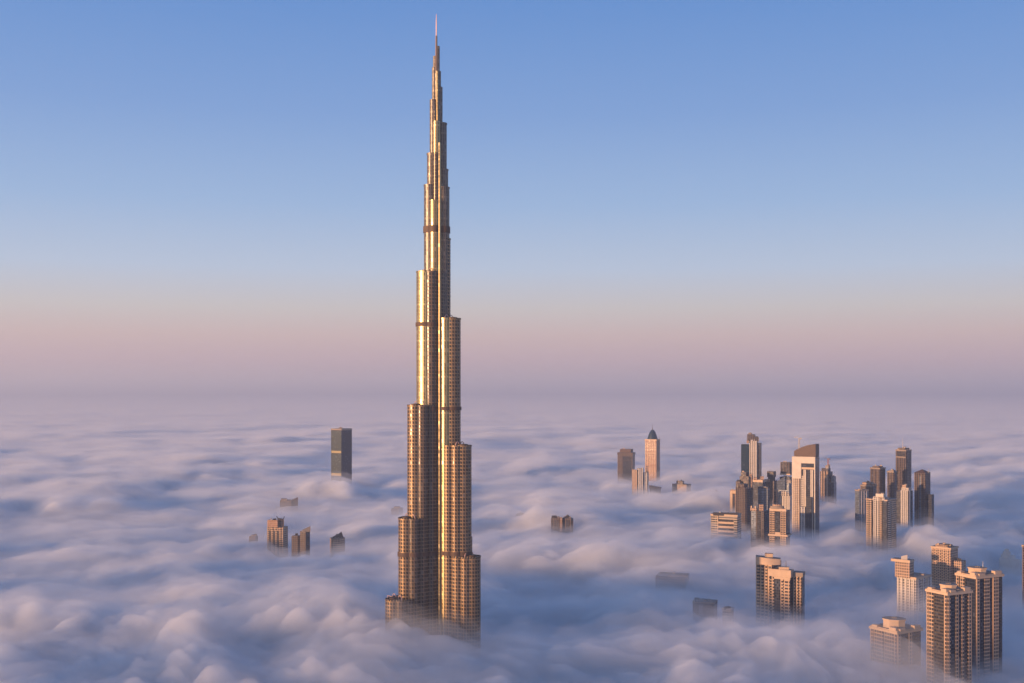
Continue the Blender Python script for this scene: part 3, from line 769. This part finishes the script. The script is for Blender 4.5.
    for i in range(n_):
        s0, s1 = i / n_, (i + 1) / n_
        pa, pb, pc, pd = fr(s0, 0), fr(s1, 0), fr(s1, 1), fr(s0, 1)
        z0 = b.Z(457.6)
        m.face([(*pa, z0), (*pb, z0), (*pb, zt(s1)), (*pa, zt(s0))], [(s0 * 80, z0), (s1 * 80, z0), (s1 * 80, zt(s1)), (s0 * 80, zt(s0))])
        m.face([(*pc, z0), (*pd, z0), (*pd, zt(s0)), (*pc, zt(s1))], [(s1 * 80, z0), (s0 * 80, z0), (s0 * 80, zt(s0)), (s1 * 80, zt(s1))])
        m.face([(*pa, zt(s0)), (*pb, zt(s1)), (*pc, zt(s1)), (*pd, zt(s0))], [(0, 0)] * 4, 1)
    m.face([(*fr(0, 1), z0), (*fr(0, 0), z0), (*fr(0, 0), zt(0)), (*fr(0, 1), zt(0))], [(0, 0)] * 4)
    m.face([(*fr(1, 0), z0), (*fr(1, 1), z0), (*fr(1, 1), zt(1)), (*fr(1, 0), zt(1))], [(0, 0)] * 4)
    m.build('roof', [M['bronze'], M['bronze']], b.root)
    gate = b

    b = Building('unfinished_tower', 'dark stepped tower with a raw concrete crown and a red crane on top', 830, 508, fog=20, fl=97)
    b.corner('shaft', 824, 832.6, 836.4, 482.4, 26, W_('navy'))
    p = b.corner('upper_storeys', 820, 829.4, 832.6, 472, 26, W_('recess'), y0=1)
    for i in range(3): b.onface('pier', p, 'L', .1 + i * .3, .24 + i * .3, 471.4, None, .9, W_('peach'))
    b.corner('crown', 821.4, 828, 830.6, 468.6, 26, W_('brownribs'), bot=472.2, y0=2)
    b.corner('crown', 825.4, 828.6, 830, 465.6, 26, W_('conc'), bot=468.8, y0=2.6)
    b.corner('wing', 831, 834, 836, 476.4, 24, W_('blue'), y0=1.6)
    x, y = b.world(b.X(828), b.k * 4)
    crane('red and grey crane on top of the unfinished dark tower', (x, y, b.Z(465.6)), b.Z(458.8) - b.Z(465.6), 20, b.k * 5, 200)
    b = gate
    x, y = b.world(b.X(799), b.k * 5)
    crane('slim pale crane rising above the bronze roof of the white gate-like tower', (x, y, b.Z(450.0) + 0.3), b.Z(438.5) - b.Z(449.9), 60, b.k * 5, 170, M['pale'])

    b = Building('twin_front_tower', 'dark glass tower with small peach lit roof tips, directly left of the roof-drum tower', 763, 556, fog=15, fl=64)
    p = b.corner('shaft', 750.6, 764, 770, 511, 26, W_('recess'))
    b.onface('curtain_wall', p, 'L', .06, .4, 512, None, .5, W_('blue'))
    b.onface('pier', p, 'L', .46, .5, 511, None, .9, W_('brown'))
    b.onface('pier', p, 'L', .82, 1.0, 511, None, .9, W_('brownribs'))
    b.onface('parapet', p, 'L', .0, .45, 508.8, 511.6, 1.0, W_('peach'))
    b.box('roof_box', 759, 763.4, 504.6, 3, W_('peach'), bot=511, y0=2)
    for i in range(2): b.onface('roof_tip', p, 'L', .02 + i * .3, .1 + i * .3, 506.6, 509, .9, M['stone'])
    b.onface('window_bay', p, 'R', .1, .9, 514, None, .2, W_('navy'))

    b = Building('roof_drum_tower', 'peach piered tower with a dark glass centre, a balcony ring and a round roof drum', 786.4, 559, fog=15, fl=64)
    p = b.corner('shaft', 769.6, 786.4, 790, 511, 15, W_('recess'))
    for u0, u1 in ((.0, .12), (.15, .3), (.66, .8), (.84, .98)):
        b.onface('pier', p, 'L', u0, u1, 511, None, 1.6, W_('tanw'))
    b.onface('lintel', p, 'L', .0, 1.0, 509, 511.6, 1.9, M['stone'])
    b.onface('window_bay', p, 'L', .36, .62, 513, None, .6, W_('navy'))
    b.corner('balcony_ring', 769.6, 786.4, 790, 534.8, 15, [M['stone'], M['roof']], bot=536.6, grow=2.4)
    b.onface('balcony', p, 'L', .34, .64, 532.6, 534.8, 2.2, M['stone'])
    b.cyl('roof_drum', 777, 7, 506.6, W_('conc'), bot=509.4, y0=.5, squash=.5)
    b.cyl('roof_drum', 777, 4.6, 504.6, W_('peach'), bot=506.8, y0=1.8, squash=.5)

def crane(label, loc, h, deg, jib, deg2, paint=None):
    t = thing('tower_crane', label, 'crane', loc)
    mat = paint or M['redw']
    m = MB(); w = 1.1
    for sx, sy in ((-w, -w), (w, -w), (w, w), (-w, w)): m.bar((sx, sy, 0), (sx, sy, h), .45)
    n = max(2, int(h / 4))
    for i in range(n):
        for s_ in (-w, w):
            m.bar((-w, s_, h * i / n), (w, s_, h * (i + 1) / n), .3).bar((s_, -w, h * i / n), (s_, w, h * (i + 1) / n), .3)
    m.build('mast', mat, t)
    c, s_ = math.cos(R(deg2)), math.sin(R(deg2))
    m = MB(); m.bar((0, 0, h), (c * jib, s_ * jib, h + jib * .12), .9).bar((0, 0, h + 5), (c * jib * .9, s_ * jib * .9, h + jib * .12 + .4), .4)
    m.build('jib', M['pale'], t)
    m = MB(); m.bar((0, 0, h), (-c * jib * .4, -s_ * jib * .4, h), .9).bar((-c * jib * .38, -s_ * jib * .38, h - 2.5), (-c * jib * .38, -s_ * jib * .38, h + .4), 2.6)
    m.build('counterweight', mat, t)
    m = MB(); m.bar((1.6, 0, h - 2.4), (1.6, 0, h + .8), 2.2)
    m.build('cab', M['pale'], t)

def right_cluster():
    def tw(label, L, C, Q, top, by, a, mat, fog, pier=None, n=4, pen=None, name='tower_block', **k):
        b = Building(name, label, C, by, fog=fog, cat='tower block', **k)
        p = b.corner('shaft', L, C, Q, top, a, W_(mat))
        if pier:
            for i in range(n): b.onface('pier', p, 'L', (i + .2) / n, (i + .42) / n, top + .5, None, .9, W_(pier))
            for i in range(max(1, n // 2)): b.onface('pier', p, 'R', (i + .15) / max(1, n // 2), (i + .5) / max(1, n // 2), top + .5, None, .9, W_(pier))
        b.corner('parapet', L, C, Q, top - .7, a, [M['conc'], M['roof']], bot=top + .7, grow=.6)
        if pen: b.corner('penthouse', pen[0], pen[1], pen[2], pen[3], a, W_(pen[4]), bot=top + .2, y0=1.6)
        return b, p
    b, p = tw('tallest dark tower of the right-hand cluster, square topped with a thin aerial', 895.6, 906, 911.4, 450.6, 521, 28, 'brownribs', 20, 'brown', 3, (897.6, 905, 909.4, 448.2, 'brown'))
    b.onface('window_bay', p, 'L', .1, .9, 452, 456.5, .95, W_('recess'))
    b.onface('lintel', p, 'L', .02, .98, 456.8, 457.8, 1.1, M['conc'])
    b.mast('antenna', 902.6, 437.5, 448.4, .6, M['pale'], y0=4); b.mast('antenna', 910, 446, 450, .6, M['pale'], y0=4)
    b, p = tw('dark brown flat-topped tower behind, second from the left in the right-hand cluster', 870.2, 880, 885.4, 468.6, 521, 28, 'brownribs', 16, 'brown', 3, (872.4, 879, 883, 466.4, 'brown'))
    b, p = tw('slim dark tower squeezed between a flat-topped brown tower and the tallest dark one', 887.2, 893.6, 897, 472, 523, 28, 'brown', 12, 'brownribs', 2, (888.6, 893, 895.4, 470.4, 'brown'))
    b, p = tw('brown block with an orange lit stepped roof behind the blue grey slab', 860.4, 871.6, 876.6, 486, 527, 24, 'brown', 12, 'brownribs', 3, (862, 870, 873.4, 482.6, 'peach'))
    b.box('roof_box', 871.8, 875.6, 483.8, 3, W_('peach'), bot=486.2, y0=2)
    b, p = tw('blue grey glass slab tower, leftmost of the right-hand cluster', 855, 859.4, 868.6, 490.6, 535, 50, 'blue', 14, fl=70)
    for i in range(3): b.onface('fin', p, 'R', .2 + i * .28, .25 + i * .28, 490.8, None, .8, M['pale'])
    # white ribbed tower
    b = Building('tower_block', 'pale tower of tall white ribs with a boxy cap, right behind the white lattice-fronted tower', 908, 535, fog=15, cat='tower block', fl=72)
    p = b.corner('shaft', 896.4, 908.4, 912.8, 491.4, 20, W_('navy'))
    for i in range(4): b.onface('rib', p, 'L', .38 + i * .16, .48 + i * .16, 490.6, None, 1.2, W_('whiteribs'))
    b.onface('rib', p, 'R', .1, .4, 490.6, None, 1.0, W_('whiteribs'))
    b.corner('cap', 901.4, 908.6, 911.6, 488, 20, W_('white'), bot=491.2, y0=.6)
    b.corner('penthouse', 902.4, 906, 908, 485.2, 20, W_('peach'), bot=488.1, y0=1.6)
    # dark pointed tower
    b = Building('tower_block', 'dark tower with a shallow pointed roof and a lower shoulder, rightmost of the right-hand cluster', 926, 533, fog=18, cat='tower block', fl=72)
    p = b.corner('shaft', 914.2, 925.6, 930.4, 473.2, 26, W_('brownribs'))
    for u0 in (.04, .36, .62, .86): b.onface('pier', p, 'L', u0, u0 + .1, 474, None, 1.0, W_('brown'))
    b.onface('window_bay', p, 'L', .44, .6, 476, None, .5, W_('blue'))
    m = MB(); q = grow_pts(p, .6); ax = (sum(v[0] for v in q) / 4, sum(v[1] for v in q) / 4)
    for i in range(4):
        u, v = q[i], q[(i + 1) % 4]
        m.face([(*u, b.Z(473.1)), (*v, b.Z(473.1)), (*ax, b.Z(469.8))], [(0, 0)] * 3)
    m.face([(*v, b.Z(473.1)) for v in reversed(q)], [(0, 0)] * 4)
    m.build('roof', M['bronze'], b.root)
    b.mast('antenna', 928.4, 468.6, 473, .6, M['pale'], y0=3)
    b.corner('shoulder', 927.4, 931.6, 934, 494.6, 26, W_('navy'), y0=1)
    # white lattice-fronted tower
    b = Building('tower_block', 'big white tower with a lattice of balconies and a boxy penthouse, front of its cluster', 884, 557, fog=22, cat='tower block', fl=72)
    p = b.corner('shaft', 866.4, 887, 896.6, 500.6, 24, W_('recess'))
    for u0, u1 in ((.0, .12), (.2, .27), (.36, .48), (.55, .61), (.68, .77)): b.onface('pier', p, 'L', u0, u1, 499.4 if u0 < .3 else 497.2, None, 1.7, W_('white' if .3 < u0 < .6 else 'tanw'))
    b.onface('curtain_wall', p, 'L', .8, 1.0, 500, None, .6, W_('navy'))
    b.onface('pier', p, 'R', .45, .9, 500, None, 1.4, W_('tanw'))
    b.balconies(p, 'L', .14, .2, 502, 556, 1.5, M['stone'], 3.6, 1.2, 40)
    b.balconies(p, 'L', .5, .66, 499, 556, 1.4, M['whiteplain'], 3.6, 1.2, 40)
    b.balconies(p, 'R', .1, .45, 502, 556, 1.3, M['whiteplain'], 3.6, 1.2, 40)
    b.corner('upper_storeys', 872.6, 884.4, 889, 497.6, 24, W_('white'), bot=501, y0=.2)
    b.corner('penthouse', 875.6, 883.4, 886, 494.2, 24, [M['whiteplain'], M['roof']], bot=497.7, y0=1.2)
    b.corner('cornice', 866.4, 887, 896.6, 499.8, 24, [M['stone'], M['roof']], bot=501, grow=1.2)

def near_right():
    def resid(label, L, C, Q, top, by, a, strips_l, strips_r, drum, fog, floor=3.5, name='apartment_tower', bots=None, low=None, **k):
        b = Building(name, label, C, by, fog=fog, cat='apartment tower', **k)
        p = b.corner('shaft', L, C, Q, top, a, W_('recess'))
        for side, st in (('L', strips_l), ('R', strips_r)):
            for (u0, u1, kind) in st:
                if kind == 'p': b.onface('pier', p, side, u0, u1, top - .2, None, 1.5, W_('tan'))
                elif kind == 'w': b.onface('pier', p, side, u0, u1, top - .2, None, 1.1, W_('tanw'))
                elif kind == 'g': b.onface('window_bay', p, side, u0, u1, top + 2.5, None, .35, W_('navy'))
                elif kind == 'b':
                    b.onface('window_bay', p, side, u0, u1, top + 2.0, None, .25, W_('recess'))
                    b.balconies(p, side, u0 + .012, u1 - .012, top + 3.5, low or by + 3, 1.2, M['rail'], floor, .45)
        b.corner('cornice', L, C, Q, top - 1.0, a, [M['stone'], M['roof']], bot=top + 1.4, grow=1.7)
        b.corner('parapet', L, C, Q, top - 2.0, a, [M['stone'], M['roof']], bot=top - .9, grow=.6)
        cx, cy = sum(q[0] for q in p) / 4, sum(q[1] for q in p) / 4
        L_, Q_, t1, t0 = drum
        r = (Q_ - L_) / 2
        dc = b.px + cx / b.k
        dx = (L_ + Q_) / 2
        oct_ = [(b.X(dx) + r * b.k * math.cos(math.pi / 8 + i * math.pi / 4), cy * .8 + r * b.k * .8 * math.sin(math.pi / 8 + i * math.pi / 4)) for i in range(8)]
        d = MB().prism(oct_, b.Z(t0), b.Z(t1)).build('penthouse', [M['stone'], M['roof']], b.root)
        oc2 = grow_pts(oct_, 1.0)
        MB().prism(oc2, b.Z(t1 + .7), b.Z(t1 - .4), bottom=True).build('eaves', [M['stone'], M['conc']], d)
        for j in range(3):
            MB().box(b.X(dx - 2.2 + j * 1.8), b.X(dx - 1.1 + j * 1.8), cy * .8, cy * .8 + 3 + j, b.Z(t1 - .4), b.Z(t1 - 1.2 - .3 * (j % 2))).build('plant_box', M['conc'], d)
        # raised corner turrets along the parapet
        for s_, (u0, u1) in (('L', (.06, .26)), ('L', (.72, .98)), ('R', (.1, .32)), ('R', (.7, .95))):
            b.onface('turret', p, s_, u0, u1, top - (4.6 if u0 > .5 else 3.4), top - .6, 1.25, M['stone'], inset=4)
        return b, p
    b, p = resid('tan apartment tower with octagonal penthouse and balcony bays, nearer of the two tall twins', 927, 947.5, 971, 594, 677, 42,
          [(.0, .1, 'p'), (.1, .34, 'w'), (.36, .86, 'b'), (.88, 1.0, 'p')],
          [(.0, .09, 'p'), (.1, .3, 'g'), (.32, .44, 'w'), (.46, .56, 'g'), (.58, .68, 'w'), (.7, .82, 'b'), (.86, 1.0, 'p')], (939.5, 957, 587, 594.6), 34, low=672, fl=92)
    b, p = resid('tan apartment tower with octagonal penthouse and aerial, farther of the two tall twins', 956.6, 976, 1002.4, 577.5, 657, 42,
          [(.0, .14, 'p'), (.2, .42, 'w'), (.46, .98, 'g')],
          [(.0, .1, 'p'), (.1, .28, 'g'), (.3, .5, 'w'), (.5, .62, 'g'), (.62, .84, 'p'), (.86, 1.0, 'b')], (967.5, 987, 570, 578), 30, low=652, fl=92)
    b.mast('antenna', 983, 563.5, 569, .4, M['pale'], y0=18)
    b, p = resid('pale apartment tower dissolving into fog just below its octagonal penthouse', 870.6, 897, 921.2, 633, 664, 40,
          [(.0, .12, 'p'), (.14, .5, 'w'), (.54, .9, 'w'), (.92, 1.0, 'p')],
          [(.0, .1, 'p'), (.12, .42, 'b'), (.46, .6, 'p'), (.62, .96, 'b')], (882, 906, 622.5, 633), 40, low=660, lev=FOG_Z, fl=109)
    # pink tower in the fog
    b = Building('apartment_tower', 'pink brown gridded tower with a low stepped crown, behind the two tall tan twins', 951, 588, fog=22, cat='apartment tower', fl=113)
    p = b.corner('shaft', 931.2, 950.6, 958, 548.6, 22, W_('peach'))
    for i in range(5): b.onface('pier', p, 'L', .02 + i * .2, .1 + i * .2, 548.2, None, .9, W_('slabs'))
    b.corner('cornice', 931.2, 950.6, 958, 548, 22, [M['stone'], M['roof']], bot=549.6, grow=1.0)
    b.corner('crown', 935.4, 947.6, 952, 545.6, 22, W_('peach'), bot=548.1, y0=2)
    b.box('fin', 937, 939, 544.4, 3, M['stone'], bot=546, y0=4); b.box('fin', 948.6, 950.6, 544.6, 3, M['stone'], bot=546.5, y0=4)
    b.corner('wing', 950.8, 961.6, 966, 561, 22, W_('peach'), y0=1.5)
    # stepped tower in the fog
    b = Building('apartment_tower', 'fog-pale stepped tower with a jutting flat roof and a small sail on it', 910, 617, fog=26, cat='apartment tower', fl=124)
    p = b.corner('shaft', 896.6, 916, 931, 578.4, 30, W_('white'))
    for i in range(5): b.onface('rib', p, 'L', .04 + i * .2, .12 + i * .2, 578.6, None, 1.0, W_('whiteribs'))
    for i in range(3): b.onface('rib', p, 'R', .1 + i * .32, .24 + i * .32, 579, None, 1.0, W_('whiteribs'))
    b.corner('upper_storeys', 894.8, 909.6, 914, 563, 22, W_('peach'), bot=578.6, y0=1.4)
    b.corner('roof', 890.6, 909.8, 914.4, 560.6, 22, [M['stone'], M['roof']], bot=563.2, y0=.9)
    b.box('sail', 901, 907.4, 557.4, 1.2, M['pale'], bot=561, y0=5, slope=555.6)
    b.corner('parapet', 896.6, 916, 931, 577.2, 30, [M['stone'], M['roof']], bot=579.4, grow=.8)

    # triple-tower complex
    b = Building('apartment_complex', 'peach apartment complex of three joined towers under plain blind parapets', 790, 613, fog=34, cat='apartment tower', fl=84)
    p = b.corner('wing', 755.6, 771.5, 781, 564.5, 24, W_('slabs'), y0=8)
    for u0, u1 in ((.0, .2), (.3, .46), (.56, .72)): b.onface('pier', p, 'L', u0, u1, 565, None, 1.2, W_('slabs'))
    m = MB(); x0, x1 = b.X(755.2), b.X(780.4); n_ = 12; pts = []
    for i in range(n_ + 1):
        t = i / n_; pts.append((x0 + (x1 - x0) * t, b.k * (10.5 - 6.5 * math.sin(math.pi * (.15 + .7 * t)))))
    pts += [(x1, b.k * 18), (x0, b.k * 18)]
    m.prism(pts, b.Z(566.4), 0, top=lambda x, y: b.Z(558.6 + 2.0 * (x - x0) / (x1 - x0)), bottom=True).build('curved_parapet', [M['stone'], M['roof']], b.root)
    b.box('penthouse', 764.4, 772.6, 556, 6, [M['stone'], M['roof']], bot=559.6, y0=11)
    p = b.corner('wing', 768.4, 790.4, 793, 577.6, 18, W_('recess'))
    for (u0, u1) in ((.0, .06), (.16, .26), (.56, .68), (.72, .98)): b.onface('pier', p, 'L', u0, u1, 577.6, None, 1.2, W_('slabs'))
    b.onface('window_bay', p, 'L', .28, .54, 581.6, None, .3, W_('navy'))
    b.onface('lintel', p, 'L', .26, 1.0, 577.6, 580.0, 1.3, M['stone'])
    b.balconies(p, 'L', .68, .72, 583, 612, 1.1, M['stone'], 3.6, 1.1)
    b.balconies(p, 'L', .08, .15, 581, 612, 1.1, M['stone'], 3.6, 1.1)
    b.corner('parapet', 768.6, 790.4, 793, 570.4, 18, [M['stone'], M['roof']], bot=577.7, grow=.8)
    b.box('penthouse', 778.6, 789, 568, 5, [M['stone'], M['roof']], bot=570.6, y0=4)
    p = b.corner('wing', 786, 802.4, 804.8, 577, 12, W_('recess'), y0=3.6)
    for i in range(3): b.onface('pier', p, 'L', .44 + i * .2, .54 + i * .2, 577, None, 1.0, W_('slabs'))
    b.balconies(p, 'L', .78, .94, 581, 612, 1.0, M['stone'], 3.6, 1.1)
    b.corner('parapet', 786, 802.4, 804.8, 573, 12, [M['conc'], M['roof']], bot=577.2, y0=3.6, grow=.7)
    b.mast('antenna', 786, 562, 568, .5, M['dark'], y0=8)

    # roofs just breaking the fog
    b = Building('long_roof', 'long flat dim roof lying in the fog above the dark plant block', 672, 584, fog=22, cat='building', lev=FOG_Z, fl=101, w=.97)
    b.corner('shaft', 655.4, 685, 689.6, 577, 10, W_('brown'))
    b.box('roof_box', 668, 688, 575.6, 7, W_('conc'), bot=577.4, y0=1.5, slope=575)
    b = Building('plant_block', 'dark square block with one small pale roof box, alone in fog', 714, 616, fog=18, cat='building', fl=90, w=.97)
    p = b.corner('shaft', 692.6, 713.6, 717.4, 603.4, 14, W_('navy'))
    b.corner('parapet', 692.6, 713.6, 717.4, 602.6, 14, [M['conc'], M['roof']], bot=604, grow=.5)
    b.box('roof_box', 694, 699.4, 599.6, 5, W_('white'), bot=603, y0=3)
    b.onface('window_bay', p, 'L', .3, .5, 605, None, .2, W_('blue')); b.onface('window_bay', p, 'L', .62, .9, 605, None, .2, W_('recess'))
    b = Building('low_block', 'small pale flat-roofed block right beside the dark plant block', 731, 618, fog=12, cat='building', lev=FOG_Z)
    b.corner('shaft', 722.4, 731, 733.4, 610, 14, W_('white'))
    b.corner('roof', 722.4, 731, 733.4, 608.8, 14, [M['pale'], M['pale']], bot=610.2, grow=1.0)
    b = Building('roof_hut', 'tiny dark roof peeping from the fog behind the triple peach complex', 793, 564, fog=10, cat='building', lev=FOG_Z + 2, fl=102)
    b.corner('shaft', 789.6, 794, 796, 559.4, 16, W_('navy'))
    b.corner('roof', 789.6, 794, 796, 558.6, 16, [M['dark'], M['dark']], bot=559.6, grow=.6)
    b = Building('terraced_building', 'pale terraced building like a ship, in the fog behind the tall tan twins', 1010, 567, fog=26, cat='building', lev=FOG_Z + 2, fl=80)
    for (L, Q, t, bt) in ((999, 1022, 559.6, None), (1001, 1015.6, 556, 559.8), (1002.6, 1011, 552.8, 556.2), (1004.4, 1009, 550, 553)):
        r = (Q - L) / 2
        b.cyl('terrace', (L + Q) / 2, r, t, [M['chalk'], M['chalk']], bot=bt, y0=10 - r * .5, squash=.5)
    b = Building('apartment_tower', 'dark tower cut off by the right edge of the photo', 1031, 588, fog=16, cat='apartment tower')
    p = b.corner('shaft', 1022.6, 1031, 1042, 547, 35, W_('recess'))
    for i in range(3): b.onface('pier', p, 'L', .02 + i * .34, .2 + i * .34, 546.6, None, 1.2, W_('brown'))
    b.corner('cornice', 1022.6, 1031, 1042, 546, 35, [M['stone'], M['roof']], bot=548, grow=1)

mats()
great_tower()
left_side()
middle()
cluster()
right_cluster()
near_right()
build_air()
